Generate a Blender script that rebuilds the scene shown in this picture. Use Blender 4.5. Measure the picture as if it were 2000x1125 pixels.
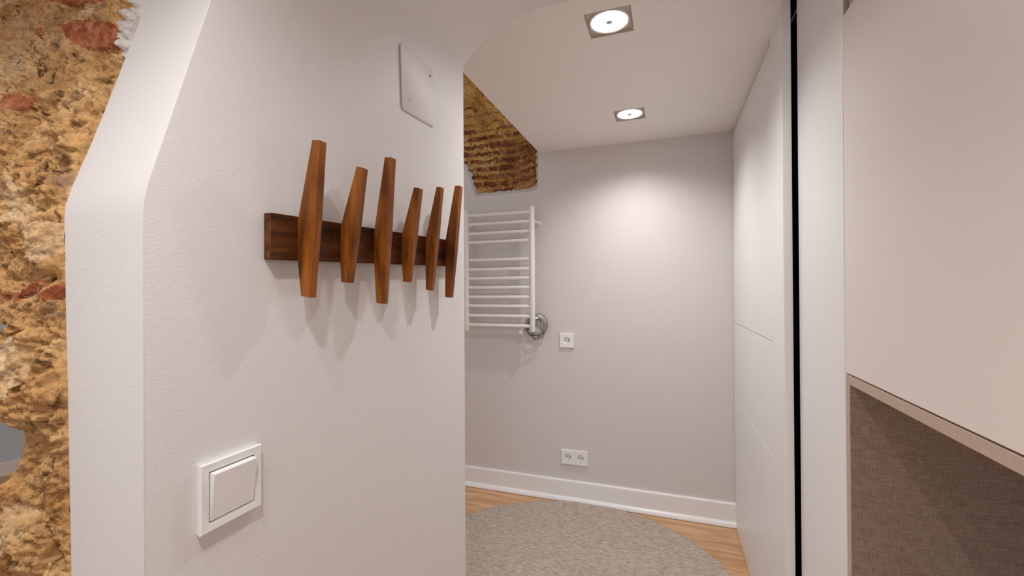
import bpy, bmesh, math, random
from mathutils import Vector, Matrix, noise

for o in list(bpy.data.objects):
    bpy.data.objects.remove(o)
sc = bpy.context.scene
COL = sc.collection
PI = math.pi

# ------------------------------------------------------------------ camera
cam_d = bpy.data.cameras.new('camera')
cam = bpy.data.objects.new('camera', cam_d)
COL.objects.link(cam)
cam_d.sensor_width = 36.0
cam_d.lens = 860.0 / 2000.0 * 36.0
cam_d.clip_start = 0.01
cam_d.clip_end = 60
YAW, PITCH, ROLL = 0.341, 0.0053, -0.0055
fw = Vector((-math.sin(YAW) * math.cos(PITCH), math.cos(YAW) * math.cos(PITCH), math.sin(PITCH)))
r0 = Vector((math.cos(YAW), math.sin(YAW), 0))
u0 = r0.cross(fw)
rr = r0 * math.cos(ROLL) + u0 * math.sin(ROLL)
uu = -r0 * math.sin(ROLL) + u0 * math.cos(ROLL)
m = Matrix((rr, uu, -fw)).transposed().to_4x4()
m.translation = Vector((0, 0, 1.2))
cam.matrix_world = m
sc.camera = cam

# ------------------------------------------------------------------ world and exposure
w = bpy.data.worlds.new('world')
sc.world = w
w.use_nodes = True
bgn = w.node_tree.nodes['Background']
bgn.inputs['Color'].default_value = (0.97, 0.975, 1.0, 1)
bgn.inputs['Strength'].default_value = 0.64
sc.view_settings.view_transform = 'Standard'
sc.view_settings.look = 'None'
sc.view_settings.gamma = 1.0
sc.view_settings.use_curve_mapping = False
sc.view_settings.exposure = 0.53
LAMP_W = 19.0
LAMP_COL = (1.0, 0.985, 0.965)

# ------------------------------------------------------------------ measures (metres)
XL = -0.515      # corridor side of the left wall
XLB = -0.650     # its other side
YE = 1.0706      # far end of the left wall
YB = 2.483       # back wall
H = 2.0045       # far ceiling
HN = 1.914       # near ceiling
XW = 0.313       # wardrobe fronts
XC = 0.347       # cabinet fronts
LX = -0.1617     # lamp row

# ------------------------------------------------------------------ materials
def new_mat(name):
    mt = bpy.data.materials.new(name)
    mt.use_nodes = True
    nt = mt.node_tree
    b = nt.nodes['Principled BSDF']
    return mt, nt, b

def N(nt, t, **kw):
    n = nt.nodes.new(t)
    for k, v in kw.items():
        if k in n.inputs.keys():
            n.inputs[k].default_value = v
        else:
            setattr(n, k, v)
    return n

def coords(nt, scale=(1, 1, 1), loc=(0, 0, 0), rot=(0, 0, 0), kind='Object'):
    tc = N(nt, 'ShaderNodeTexCoord')
    mp = N(nt, 'ShaderNodeMapping')
    mp.inputs['Scale'].default_value = scale
    mp.inputs['Location'].default_value = loc
    mp.inputs['Rotation'].default_value = rot
    nt.links.new(tc.outputs[kind], mp.inputs['Vector'])
    return mp.outputs['Vector']

def ramp(nt, fac, stops):
    r = N(nt, 'ShaderNodeValToRGB')
    e = r.color_ramp.elements
    while len(e) < len(stops):
        e.new(0.5)
    for i, (p, c) in enumerate(stops):
        e[i].position = p
        e[i].color = (c[0], c[1], c[2], 1)
    nt.links.new(fac, r.inputs['Fac'])
    return r.outputs['Color']

def mix(nt, fac, a, b, mode='MIX'):
    n = N(nt, 'ShaderNodeMix', data_type='RGBA', blend_type=mode)
    for s, v in ((0, fac), (6, a), (7, b)):
        if hasattr(v, 'links') or hasattr(v, 'is_output'):
            nt.links.new(v, n.inputs[s])
        else:
            n.inputs[s].default_value = v if s == 0 else (v[0], v[1], v[2], 1)
    return n.outputs[2]

def bump(nt, b, h, strength, dist):
    n = N(nt, 'ShaderNodeBump')
    n.inputs['Strength'].default_value = strength
    n.inputs['Distance'].default_value = dist
    nt.links.new(h, n.inputs['Height'])
    nt.links.new(n.outputs['Normal'], b.inputs['Normal'])

def paint(name, col, rough=0.6, bs=0.0, scale=(260, 260, 520), bd=0.0015, spec=0.35):
    mt, nt, b = new_mat(name)
    b.inputs['Roughness'].default_value = rough
    b.inputs['Specular IOR Level'].default_value = spec
    v = coords(nt)
    n = N(nt, 'ShaderNodeTexNoise', Scale=1.3, Detail=2.0)
    nt.links.new(v, n.inputs['Vector'])
    c = ramp(nt, n.outputs['Fac'], [(0.3, [x * 0.985 for x in col]), (0.7, col)])
    nt.links.new(c, b.inputs['Base Color'])
    if bs > 0:
        v2 = coords(nt, scale=scale)
        n2 = N(nt, 'ShaderNodeTexNoise', Scale=1.0, Detail=3.0, Roughness=0.55)
        nt.links.new(v2, n2.inputs['Vector'])
        bump(nt, b, n2.outputs['Fac'], bs, bd)
    return mt

M = {}
M['wall'] = paint('white_wall_paint', (0.79, 0.77, 0.775), 0.45, 0.30, (230, 230, 600), 0.0012, 0.35)
M['plaster'] = paint('smooth_white_plaster', (0.65, 0.63, 0.635), 0.5, 0.2, (150, 150, 330), 0.0012)
M['ceil'] = paint('ceiling_paint', (0.95, 0.93, 0.92), 0.6, 0.1, (80, 80, 80), 0.001)
M['taupe'] = paint('pale_taupe_wall_paint', (0.70, 0.655, 0.645), 0.45, 0.15, (130, 130, 130), 0.001, 0.4)
M['bluegrey'] = paint('daylight_tinted_wall', (0.60, 0.68, 0.72), 0.6)  # daylight's cool cast put into the wall colour
M['trim'] = paint('white_satin_trim', (0.88, 0.855, 0.85), 0.35, spec=0.5)
M['trimgloss'] = paint('white_gloss_bead', (0.93, 0.92, 0.92), 0.25, spec=0.5)
M['lacquer'] = paint('white_lacquer_front', (0.90, 0.895, 0.89), 0.38, spec=0.4)
M['panel'] = paint('white_door_paint', (0.87, 0.87, 0.87), 0.4, spec=0.4)
M['cabinet'] = paint('warm_white_laminate', (0.82, 0.76, 0.715), 0.42, 0.12, (300, 300, 300), 0.0005, 0.4)
M['plastic'] = paint('white_plastic', (0.88, 0.875, 0.87), 0.28, spec=0.5)
M['radiator'] = paint('white_enamel', (0.90, 0.87, 0.86), 0.3, spec=0.5)
M['olive'] = paint('beige_lamp_housing', (0.60, 0.55, 0.46), 0.4)
M['dark'] = paint('pocket_shade_black', (0.006, 0.006, 0.006), 0.9, spec=0.05)  # black stands in for the deep shade inside the pocket
M['hole'] = paint('dark_opening', (0.02, 0.02, 0.02), 0.8)
M['grey'] = paint('grey_rubber_cable', (0.20, 0.205, 0.21), 0.5)

def metal(name, col, rough):
    mt, nt, b = new_mat(name)
    b.inputs['Base Color'].default_value = (*col, 1)
    b.inputs['Metallic'].default_value = 1
    b.inputs['Roughness'].default_value = rough
    return mt
M['steel'] = metal('brushed_steel', (0.6, 0.6, 0.6), 0.3)
M['alu'] = metal('aluminium_rail', (0.7, 0.7, 0.7), 0.4)

def emit(name, col, s):
    mt, nt, b = new_mat(name)
    b.inputs['Base Color'].default_value = (0.9, 0.9, 0.9, 1)
    b.inputs['Emission Color'].default_value = (*col, 1)
    v = coords(nt)
    n = N(nt, 'ShaderNodeTexVoronoi', Scale=140.0)
    nt.links.new(v, n.inputs['Vector'])
    mr = N(nt, 'ShaderNodeMapRange')
    mr.inputs['To Min'].default_value = s * 1.3
    mr.inputs['To Max'].default_value = s * 0.7
    nt.links.new(n.outputs['Distance'], mr.inputs['Value'])
    nt.links.new(mr.outputs['Result'], b.inputs['Emission Strength'])
    return mt
M['glow'] = emit('lit_lamp_reflector', (1.0, 0.98, 0.95), 3.2)

def wood_mat(name, a, bcol, c, axis, rough=0.38, bs=0.25):
    """long grain along axis"""
    mt, nt, b = new_mat(name)
    sc_ = [60, 60, 60]
    sc_[axis] = 5
    v = coords(nt, scale=sc_)
    oi = N(nt, 'ShaderNodeObjectInfo')
    ad = N(nt, 'ShaderNodeVectorMath', operation='ADD')
    ml = N(nt, 'ShaderNodeVectorMath', operation='SCALE')
    cb = N(nt, 'ShaderNodeCombineXYZ')
    for i in range(3):
        nt.links.new(oi.outputs['Random'], cb.inputs[i])
    nt.links.new(cb.outputs[0], ml.inputs[0])
    ml.inputs['Scale'].default_value = 37.0
    nt.links.new(v, ad.inputs[0])
    nt.links.new(ml.outputs[0], ad.inputs[1])
    n = N(nt, 'ShaderNodeTexNoise', Scale=1.0, Detail=6.0, Roughness=0.6, Distortion=0.7)
    nt.links.new(ad.outputs[0], n.inputs['Vector'])
    sc2 = [9, 9, 9]
    sc2[axis] = 2.5
    v2 = coords(nt, scale=sc2)
    ad2 = N(nt, 'ShaderNodeVectorMath', operation='ADD')
    nt.links.new(v2, ad2.inputs[0])
    nt.links.new(ml.outputs[0], ad2.inputs[1])
    n2 = N(nt, 'ShaderNodeTexNoise', Scale=2.2, Detail=3.0, Distortion=1.4)
    nt.links.new(ad2.outputs[0], n2.inputs['Vector'])
    c1 = ramp(nt, n.outputs['Fac'], [(0.3, a), (0.5, bcol), (0.72, c)])
    c2 = ramp(nt, n2.outputs['Fac'], [(0.33, (0.45, 0.38, 0.34)), (0.52, (1, 1, 1)), (0.75, (1.25, 1.2, 1.1))])
    nt.links.new(mix(nt, 0.85, c1, c2, 'MULTIPLY'), b.inputs['Base Color'])
    b.inputs['Roughness'].default_value = rough
    b.inputs['Specular IOR Level'].default_value = 0.28
    bump(nt, b, n.outputs['Fac'], bs, 0.0006)
    return mt
M['hook'] = wood_mat('oiled_teak', (0.135, 0.040, 0.005), (0.270, 0.082, 0.010), (0.38, 0.130, 0.018), 2, 0.45)
M['rack'] = wood_mat('dark_oiled_teak', (0.035, 0.010, 0.003), (0.085, 0.026, 0.007), (0.20, 0.064, 0.015), 1, 0.45)

# oak floor planks, long side along X
mt, nt, b = new_mat('oak_plank_floor')
v = coords(nt, loc=(0.23, -2.295, 0))
br = N(nt, 'ShaderNodeTexBrick')
br.offset = 0.37
br.inputs['Scale'].default_value = 1.0
br.inputs['Mortar Size'].default_value = 0.0009
br.inputs['Mortar Smooth'].default_value = 0.3
br.inputs['Brick Width'].default_value = 1.28
br.inputs['Row Height'].default_value = 0.185
br.inputs['Color1'].default_value = (0.0, 0.0, 0.0, 1)
br.inputs['Color2'].default_value = (1, 1, 1, 1)
br.inputs['Mortar'].default_value = (0.5, 0.5, 0.5, 1)
nt.links.new(v, br.inputs['Vector'])
v2 = coords(nt, scale=(2.6, 26, 8))
n = N(nt, 'ShaderNodeTexNoise', Scale=1.0, Detail=6.0, Roughness=0.55, Distortion=0.9)
nt.links.new(v2, n.inputs['Vector'])
c1 = ramp(nt, n.outputs['Fac'], [(0.3, (0.46, 0.25, 0.12)), (0.5, (0.65, 0.39, 0.205)), (0.7, (0.80, 0.53, 0.32))])
c2 = ramp(nt, br.outputs['Color'], [(0.0, (0.86, 0.83, 0.80)), (1.0, (1.12, 1.08, 1.05))])
c3 = mix(nt, 1.0, c1, c2, 'MULTIPLY')
nt.links.new(mix(nt, br.outputs['Fac'], c3, (0.16, 0.08, 0.035)), b.inputs['Base Color'])
b.inputs['Roughness'].default_value = 0.42
M['oak'] = mt

# woven rug
mt, nt, b = new_mat('woven_grey_beige_rug')
v = coords(nt, scale=(42, 260, 60), rot=(0, 0, 0.12))
n = N(nt, 'ShaderNodeTexNoise', Scale=1.0, Detail=4.0, Roughness=0.65, Distortion=0.6)
nt.links.new(v, n.inputs['Vector'])
v2 = coords(nt, scale=(330, 330, 330))
n2 = N(nt, 'ShaderNodeTexNoise', Scale=1.0, Detail=2.0)
nt.links.new(v2, n2.inputs['Vector'])
c1 = ramp(nt, n.outputs['Fac'], [(0.30, (0.28, 0.225, 0.185)), (0.5, (0.59, 0.485, 0.415)), (0.68, (0.82, 0.71, 0.62))])
c2 = ramp(nt, n2.outputs['Fac'], [(0.3, (0.78, 0.78, 0.78)), (0.7, (1.12, 1.12, 1.12))])
nt.links.new(mix(nt, 1.0, c1, c2, 'MULTIPLY'), b.inputs['Base Color'])
b.inputs['Roughness'].default_value = 0.95
b.inputs['Specular IOR Level'].default_value = 0.1
ad = N(nt, 'ShaderNodeMath', operation='ADD')
nt.links.new(n.outputs['Fac'], ad.inputs[0])
nt.links.new(n2.outputs['Fac'], ad.inputs[1])
bump(nt, b, ad.outputs[0], 0.8, 0.004)
M['rug'] = mt

# linen laminate (niche)
def linen(name, dark, light):
    mt, nt, b = new_mat(name)
    v = coords(nt, scale=(60, 60, 1100))
    n = N(nt, 'ShaderNodeTexNoise', Scale=1.0, Detail=3.0)
    nt.links.new(v, n.inputs['Vector'])
    v2 = coords(nt, scale=(1100, 1100, 40))
    n2 = N(nt, 'ShaderNodeTexNoise', Scale=1.0, Detail=3.0)
    nt.links.new(v2, n2.inputs['Vector'])
    f = N(nt, 'ShaderNodeMath', operation='ADD')
    nt.links.new(n.outputs['Fac'], f.inputs[0])
    nt.links.new(n2.outputs['Fac'], f.inputs[1])
    h = N(nt, 'ShaderNodeMath', operation='MULTIPLY')
    nt.links.new(f.outputs[0], h.inputs[0])
    h.inputs[1].default_value = 0.5
    c = ramp(nt, h.outputs[0], [(0.36, dark), (0.64, light)])
    nt.links.new(c, b.inputs['Base Color'])
    b.inputs['Roughness'].default_value = 0.6
    b.inputs['Specular IOR Level'].default_value = 0.25
    bump(nt, b, h.outputs[0], 0.4, 0.0006)
    return mt
M['linen'] = linen('grey_brown_linen_laminate', (0.20, 0.142, 0.115), (0.43, 0.325, 0.265))
M['edge'] = linen('beige_linen_edging', (0.47, 0.355, 0.285), (0.60, 0.46, 0.375))

# rubble stone
def rubble(name, stops, s1=9.0, pits=True):
    mt, nt, b = new_mat(name)
    v = coords(nt)
    n1 = N(nt, 'ShaderNodeTexNoise', Scale=s1, Detail=9.0, Roughness=0.62, Distortion=0.5)
    nt.links.new(v, n1.inputs['Vector'])
    n3 = N(nt, 'ShaderNodeTexNoise', Scale=95.0, Detail=7.0, Roughness=0.7)
    nt.links.new(v, n3.inputs['Vector'])
    c1 = ramp(nt, n1.outputs['Fac'], stops)
    c2 = ramp(nt, n3.outputs['Fac'], [(0.30, (0.36, 0.27, 0.19)), (0.45, (0.92, 0.89, 0.85)), (0.70, (1.35, 1.32, 1.25))])
    c = mix(nt, 0.9, c1, c2, 'MULTIPLY')
    if pits:
        n4 = N(nt, 'ShaderNodeTexNoise', Scale=48.0, Detail=6.0, Roughness=0.65, Distortion=0.8)
        nt.links.new(v, n4.inputs['Vector'])
        f = ramp(nt, n4.outputs['Fac'], [(0.36, (0.9, 0.9, 0.9)), (0.45, (0, 0, 0))])
        c = mix(nt, f, c, (0.13, 0.06, 0.02))
        n5 = N(nt, 'ShaderNodeTexNoise', Scale=21.0, Detail=4.0, Distortion=0.8)
        nt.links.new(coords(nt, loc=(3, 5, 2)), n5.inputs['Vector'])
        f2 = ramp(nt, n5.outputs['Fac'], [(0.60, (0, 0, 0)), (0.70, (0.75, 0.75, 0.75))])
        c = mix(nt, f2, c, (0.36, 0.24, 0.18))
    nt.links.new(c, b.inputs['Base Color'])
    b.inputs['Roughness'].default_value = 0.9
    b.inputs['Specular IOR Level'].default_value = 0.15
    n6 = N(nt, 'ShaderNodeTexNoise', Scale=320.0, Detail=4.0, Roughness=0.6)
    nt.links.new(v, n6.inputs['Vector'])
    ad = N(nt, 'ShaderNodeMath', operation='MULTIPLY_ADD')
    nt.links.new(n6.outputs['Fac'], ad.inputs[0])
    ad.inputs[1].default_value = 0.35
    nt.links.new(n3.outputs['Fac'], ad.inputs[2])
    bump(nt, b, ad.outputs[0], 1.0, 0.007)
    return mt
M['stone'] = rubble('golden_rubble_masonry', [(0.25, (0.33, 0.165, 0.06)), (0.42, (0.62, 0.345, 0.14)),
                                                (0.55, (0.76, 0.47, 0.22)), (0.72, (0.86, 0.64, 0.40))])
M['palestone'] = rubble('pale_limestone', [(0.3, (0.62, 0.37, 0.17)), (0.5, (0.76, 0.51, 0.28)), (0.7, (0.86, 0.68, 0.46))], 16.0, False)
M['redbrick'] = rubble('broken_red_brick', [(0.3, (0.20, 0.05, 0.02)), (0.5, (0.50, 0.165, 0.075)), (0.7, (0.70, 0.35, 0.22))], 38.0, False)
M['rawplaster'] = rubble('ragged_white_plaster', [(0.3, (0.74, 0.71, 0.70)), (0.6, (0.86, 0.84, 0.84))], 30.0, False)
M['darkbrick'] = rubble('old_dark_brick', [(0.3, (0.08, 0.028, 0.012)), (0.5, (0.26, 0.095, 0.042)), (0.7, (0.55, 0.28, 0.15))], 14.0, False)
M['mortar'] = rubble('golden_lime_mortar', [(0.3, (0.42, 0.21, 0.06)), (0.5, (0.68, 0.39, 0.13)), (0.7, (0.82, 0.58, 0.30))], 7.0, True)

# ------------------------------------------------------------------ mesh helpers
def link(name, bm, mats, parent=None, smooth=None, loc=None):
    me = bpy.data.meshes.new(name)
    bmesh.ops.recalc_face_normals(bm, faces=bm.faces)
    bm.to_mesh(me)
    bm.free()
    o = bpy.data.objects.new(name, me)
    COL.objects.link(o)
    for mm in (mats if isinstance(mats, (list, tuple)) else [mats]):
        me.materials.append(mm)
    if parent is not None:
        o.parent = parent
    if loc is not None:
        o.location = loc
    if smooth is not None:
        me.polygons.foreach_set('use_smooth', [True] * len(me.polygons))
        if smooth < 179:
            me.set_sharp_from_angle(angle=math.radians(smooth))
    return o

def box(bm, x0, x1, y0, y1, z0, z1, bev=0.0, seg=2, mi=0, mat=None):
    vs = [Vector((x, y, z)) for x in (x0, x1) for y in (y0, y1) for z in (z0, z1)]
    if mat is not None:
        vs = [mat @ q for q in vs]
    v = [bm.verts.new(q) for q in vs]
    fs = []
    for f in ((0, 1, 3, 2), (4, 6, 7, 5), (0, 4, 5, 1), (2, 3, 7, 6), (0, 2, 6, 4), (1, 5, 7, 3)):
        q = bm.faces.new([v[i] for i in f])
        q.material_index = mi
        fs.append(q)
    if bev > 0:
        es = list({e for f in fs for e in f.edges})
        bmesh.ops.bevel(bm, geom=es, offset=bev, segments=seg, affect='EDGES', profile=0.5)

def tube(bm, pts, r, n=12, closed=False, caps=True):
    pts = [Vector(p) for p in pts]
    rings = []
    up = None
    L = len(pts)
    for i, p in enumerate(pts):
        if closed:
            t = (pts[(i + 1) % L] - pts[i - 1]).normalized()
        else:
            t = (pts[min(i + 1, L - 1)] - pts[max(i - 1, 0)]).normalized()
        if up is None:
            up = Vector((0, 0, 1)) if abs(t.z) < 0.9 else Vector((1, 0, 0))
        a = t.cross(up).normalized()
        up = a.cross(t).normalized()
        rad = r[i] if isinstance(r, (list, tuple)) else r
        rings.append([bm.verts.new(p + (a * math.cos(2 * PI * k / n) + up * math.sin(2 * PI * k / n)) * rad) for k in range(n)])
    m_ = L if closed else L - 1
    for i in range(m_):
        A, B = rings[i], rings[(i + 1) % L]
        for k in range(n):
            bm.faces.new((A[k], A[(k + 1) % n], B[(k + 1) % n], B[k]))
    if caps and not closed:
        bm.faces.new(rings[0])
        bm.faces.new(rings[-1])

def lathe(bm, prof, n=48, mat=None, cap=True):
    """prof: (radius, height) from one end to the other, around local Z"""
    rings = []
    for (r, h) in prof:
        ring = []
        for k in range(n):
            q = Vector((r * math.cos(2 * PI * k / n), r * math.sin(2 * PI * k / n), h))
            ring.append(bm.verts.new(mat @ q if mat else q))
        rings.append(ring)
    for A, B in zip(rings, rings[1:]):
        for k in range(n):
            bm.faces.new((A[k], A[(k + 1) % n], B[(k + 1) % n], B[k]))
    if cap:
        bm.faces.new(rings[0])
        bm.faces.new(rings[-1])

def struct(o):
    o['kind'] = 'structure'
    return o

def tag(o, label, cat, group=None):
    o['label'] = label
    o['category'] = cat
    if group:
        o['group'] = group
    return o

def thing(name, loc, label, cat, group=None):
    o = bpy.data.objects.new(name, None)
    o.empty_display_size = 0.05
    COL.objects.link(o)
    o.location = loc
    return tag(o, label, cat, group)

def copy_tree(o, parent=None):
    c = o.copy()
    COL.objects.link(c)
    if parent is not None:
        c.parent = parent
    for ch in list(o.children):
        copy_tree(ch, c)
    return c

def lerp(a, b, t):
    return a + (b - a) * t

def interp(x, tab):
    if x <= tab[0][0]:
        return tab[0][1]
    for (a, va), (b, vb) in zip(tab, tab[1:]):
        if x <= b:
            return lerp(va, vb, (x - a) / (b - a))
    return tab[-1][1]

# ------------------------------------------------------------------ floor
bm = bmesh.new()
box(bm, -4.2, 1.1, -2.2, 2.6, -0.05, 0.0)
struct(link('floor', bm, M['oak']))

# ------------------------------------------------------------------ left wall: side, battered front face, cove and near ceiling in one plaster skin
FRONT = [(0, 0.3045), (0.9, 0.3040), (1.255, 0.3028), (1.282, 0.3030), (1.297, 0.3040), (1.308, 0.3062), (1.322, 0.3095), (1.36, 0.3205),
         (1.55, 0.3755), (1.914, 0.4810), (2.1, 0.535)]
def yf(z):
    return interp(z, FRONT)
COVE = [(0.0, 0.0), (0.03, 0.15), (0.1, 0.31), (0.236, 0.55), (0.372, 0.742), (0.536, 0.868), (0.70, 0.946), (0.86, 0.985), (1.0, 1.0)]
def zs(v):
    return interp(v, [(0, 1.575), (0.12, 1.630), (0.25, 1.682), (0.42, 1.734), (0.6, 1.768), (1.0, 1.793)])
zrows = [0, 0.4, 0.8, 0.9, 1.0, 1.1, 1.2, 1.24, 1.255, 1.282, 1.290, 1.297, 1.308, 1.322, 1.36, 1.42, 1.48, 1.53, 1.56]
bm = bmesh.new()
RA = 0.0018
vs_ = [0.0, 0.03, 0.06] + [0.06 + 0.94 * i / 30 for i in range(1, 31)]
cols = []
for v_ in vs_:
    top = zs(v_)
    col = []
    for z in zrows:
        zz = min(z, top) if z < 1.5 else lerp(1.48, top, (z - 1.48) / 0.08)
        y = lerp(yf(zz) + RA, YE - RA, v_)
        col.append(bm.verts.new((XL, y, zz)))
    wv = lerp(0.34, 0.245, min(1, v_ * 1.6))
    hv = HN - top
    for i in range(1, 25):
        # table near the arch, softer ellipse towards the camera
        t = i / 24
        x1 = t ** 1.5
        z1 = interp(x1, COVE)
        a = t * PI / 2
        x2, z2 = 1 - math.cos(a), math.sin(a)
        k = min(1, max(0, (v_ - 0.15) / 0.6))
        x_, z_ = lerp(x2, x1, k), lerp(z2, z1, k)
        zz = top + hv * z_
        y = lerp(yf(zz) + RA, YE, v_)
        col.append(bm.verts.new((XL + wv * x_, y, zz)))
    col.append(bm.verts.new((0.10, lerp(yf(HN), YE, v_), HN)))
    col.append(bm.verts.new((0.80, lerp(yf(HN), YE, v_), HN)))
    cols.append(col)
for A, B in zip(cols, cols[1:]):
    for i in range(len(A) - 1):
        bm.faces.new((A[i], B[i], B[i + 1], A[i + 1]))
# downstand over the far end, up to the far ceiling
last = cols[-1]
up_ = [bm.verts.new((q.co.x, YE, 2.12)) for q in last]
for i in range(len(last) - 1):
    if i >= len(zrows) - 1:
        bm.faces.new((last[i], last[i + 1], up_[i + 1], up_[i]))
# far end face of the wall
for i in range(len(zrows) - 1):
    a, b_ = last[i], last[i + 1]
    c_ = bm.verts.new((XL - RA, YE, b_.co.z)); d_ = bm.verts.new((XL - RA, YE, a.co.z))
    bm.faces.new((a, b_, c_, d_))
    e_ = bm.verts.new((XLB, YE, b_.co.z)); f_ = bm.verts.new((XLB, YE, a.co.z))
    bm.faces.new((d_, c_, e_, f_))
# near closing of the cove
first = cols[0]
up_ = [bm.verts.new((q.co.x, yf(HN), HN)) for q in first]
for i in range(len(zrows) - 1, len(first) - 3):
    bm.faces.new((first[i], first[i + 1], up_[i + 1], up_[i]))
bmesh.ops.remove_doubles(bm, verts=bm.verts, dist=0.0002)
wl = struct(link('wall_left', bm, M['wall'], smooth=38))

# front face of the wall (smooth plaster, colour lowered to offset the light on it), rounded arris into the corridor side
bm = bmesh.new()
zz_ = [0, 0.5, 0.9, 1.1] + [1.2 + 0.01 * i for i in range(0, 16)] + [1.40, 1.48, 1.55, 1.65, 1.78, 1.914, 2.05]
rows = []
for z in zz_:
    y = yf(z)
    xl = interp(z, [(0, -0.630), (0.88, -0.6425), (1.09, -0.648), (1.30, -0.6548), (1.37, -0.6498), (1.43, -0.6465), (1.58, -0.6500), (2.1, -0.66)])
    r_ = [bm.verts.new((xl - 0.02, y + 0.25, z)), bm.verts.new((xl, y + 0.004, z)), bm.verts.new((xl + 0.002, y + 0.0006, z)), bm.verts.new((xl + 0.005, y, z)), bm.verts.new((-0.58, y, z)), bm.verts.new((XL - RA, y, z))]
    for k in range(1, 6):
        a = k / 5 * PI / 2
        r_.append(bm.verts.new((XL - RA + RA * math.sin(a), y + RA - RA * math.cos(a), z)))
    rows.append(r_)
for A, B in zip(rows, rows[1:]):
    for i in range(len(A) - 1):
        bm.faces.new((A[i], A[i + 1], B[i + 1], B[i]))
struct(link('wall_left_end', bm, M['plaster'], smooth=60))

# back of that wall towards the left room
bm = bmesh.new()
box(bm, XLB - 0.0, XLB + 0.02, 0.60, YE, 0, 2.7)
struct(link('wall_left_inner', bm, M['wall']))

# near ceiling in front of the arch
bm = bmesh.new()
box(bm, -2.6, 0.80, -2.2, 0.4815, HN, HN + 0.06)
struct(link('ceiling_near', bm, M['ceil']))

# far ceiling with openings for two recessed lights
HX0, HX1 = LX - 0.0666, LX + 0.0666
L1Y, L2Y = 1.3469, 2.0881
bm = bmesh.new()
xb = [-0.707, HX0, HX1, XW + 0.0236]
yb = [1.072, L1Y - 0.0666, L1Y + 0.0666, 1.607, L2Y - 0.0666, L2Y + 0.0666, YB + 0.12]
for i in range(3):
    for j in range(6):
        if i == 1 and j in (1, 4):
            continue
        y1 = yb[j + 1]
        x1 = xb[i + 1]
        if i == 2:
            def up(y):      # the plaster sweeps up a little beside the wardrobe's end panel
                return max(0, 1.607 - y) * 0.17
            xe = XW + 0.0236
            q = [bm.verts.new(p) for z_ in (H, H + 0.12) for p in ((xb[i], yb[j], z_), (xe, yb[j], z_ + up(yb[j])), (xe, y1, z_ + up(y1)), (xb[i], y1, z_))]
            for f in ((0, 1, 2, 3), (4, 5, 6, 7), (0, 1, 5, 4), (1, 2, 6, 5), (2, 3, 7, 6), (3, 0, 4, 7)):
                bm.faces.new([q[k] for k in f])
            continue
        box(bm, xb[i], x1, yb[j], y1, H, H + 0.10)
struct(link('ceiling', bm, M['ceil']))
bm = bmesh.new()
box(bm, -4.2, -0.55, 0.35, 2.7, 2.70, 2.76)
struct(link('ceiling_left_room', bm, M['ceil']))

# ------------------------------------------------------------------ back wall with the opening for exposed brick
outer = [(-4.2, 0), (0.345, 0), (0.345, 2.2), (-0.712, 2.2)]
hole_o = [(-0.712, 2.02), (-0.714, 1.90), (-0.716, 1.815), (-0.728, 1.790), (-0.76, 1.782), (-0.93, 1.779), (-1.095, 1.779), (-1.122, 1.785),
          (-1.140, 1.83), (-1.156, 1.90), (-1.190, 1.96), (-1.215, 2.02), (-1.28, 2.2), (-1.30, 2.7)]
bm = bmesh.new()
ring = [bm.verts.new((x, YB, z)) for (x, z) in outer[:3]]
top_ = [bm.verts.new((-0.712, YB, 2.2))]
hole_v = [bm.verts.new((x, YB, z)) for (x, z) in hole_o]
end = [bm.verts.new((-4.2, YB, 2.7))]
loop = ring + top_ + hole_v + end
es = [bm.edges.new((loop[i], loop[(i + 1) % len(loop)])) for i in range(len(loop))]
bmesh.ops.triangle_fill(bm, use_beauty=True, edges=es)
# plaster reveal round the brick, leaning inwards
inn = []
random.seed(4)
for i, (x, z) in enumerate(hole_o):
    cx, cz = -0.93, 2.15
    d = Vector((cx - x, cz - z)).normalized()
    k = 0.032 if i < 7 else 0.020
    inn.append(bm.verts.new((x + d.x * k, YB + 0.026, z + abs(d.y) * k)))
for i in range(len(hole_v) - 1):
    bm.faces.new((hole_v[i], hole_v[i + 1], inn[i + 1], inn[i])).material_index = 1
struct(link('wall_back', bm, [M['taupe'], M['plaster']]))

# exposed old brick in that opening, arching forward above
ROWH = 0.047
def brick_at(x, z):
    zz = z - 0.55 * max(0, x + 0.90) ** 2 * 2.2 + 0.012 * noise.noise(Vector((x * 5, z * 4, 1.3))) + 0.003 * noise.noise(Vector((x * 25, z * 20, 1.3)))
    row = math.floor(zz / ROWH)
    fz = zz / ROWH - row
    bw = 0.150 + 0.03 * math.sin(row * 2.3)
    xx = x / bw + 0.43 * row + 0.25 * math.sin(row * 7.3)
    ci = math.floor(xx)
    fx = xx - ci
    n1 = noise.fractal(Vector((x * 45, z * 60, 4)), 1.0, 2.0, 3) * 0.20
    hz = 0.25 + 0.07 * math.sin(row * 3.1 + ci * 1.7)
    fade = max(0, (z - 2.06) / 0.25) * 0.16
    inb = (abs(fz - 0.5) + n1 < hz - fade) and (abs(fx - 0.5) + n1 * 0.35 < 0.45)
    return inb, row, ci
bm = bmesh.new()
nx, nz = 190, 190
grid = []
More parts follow.
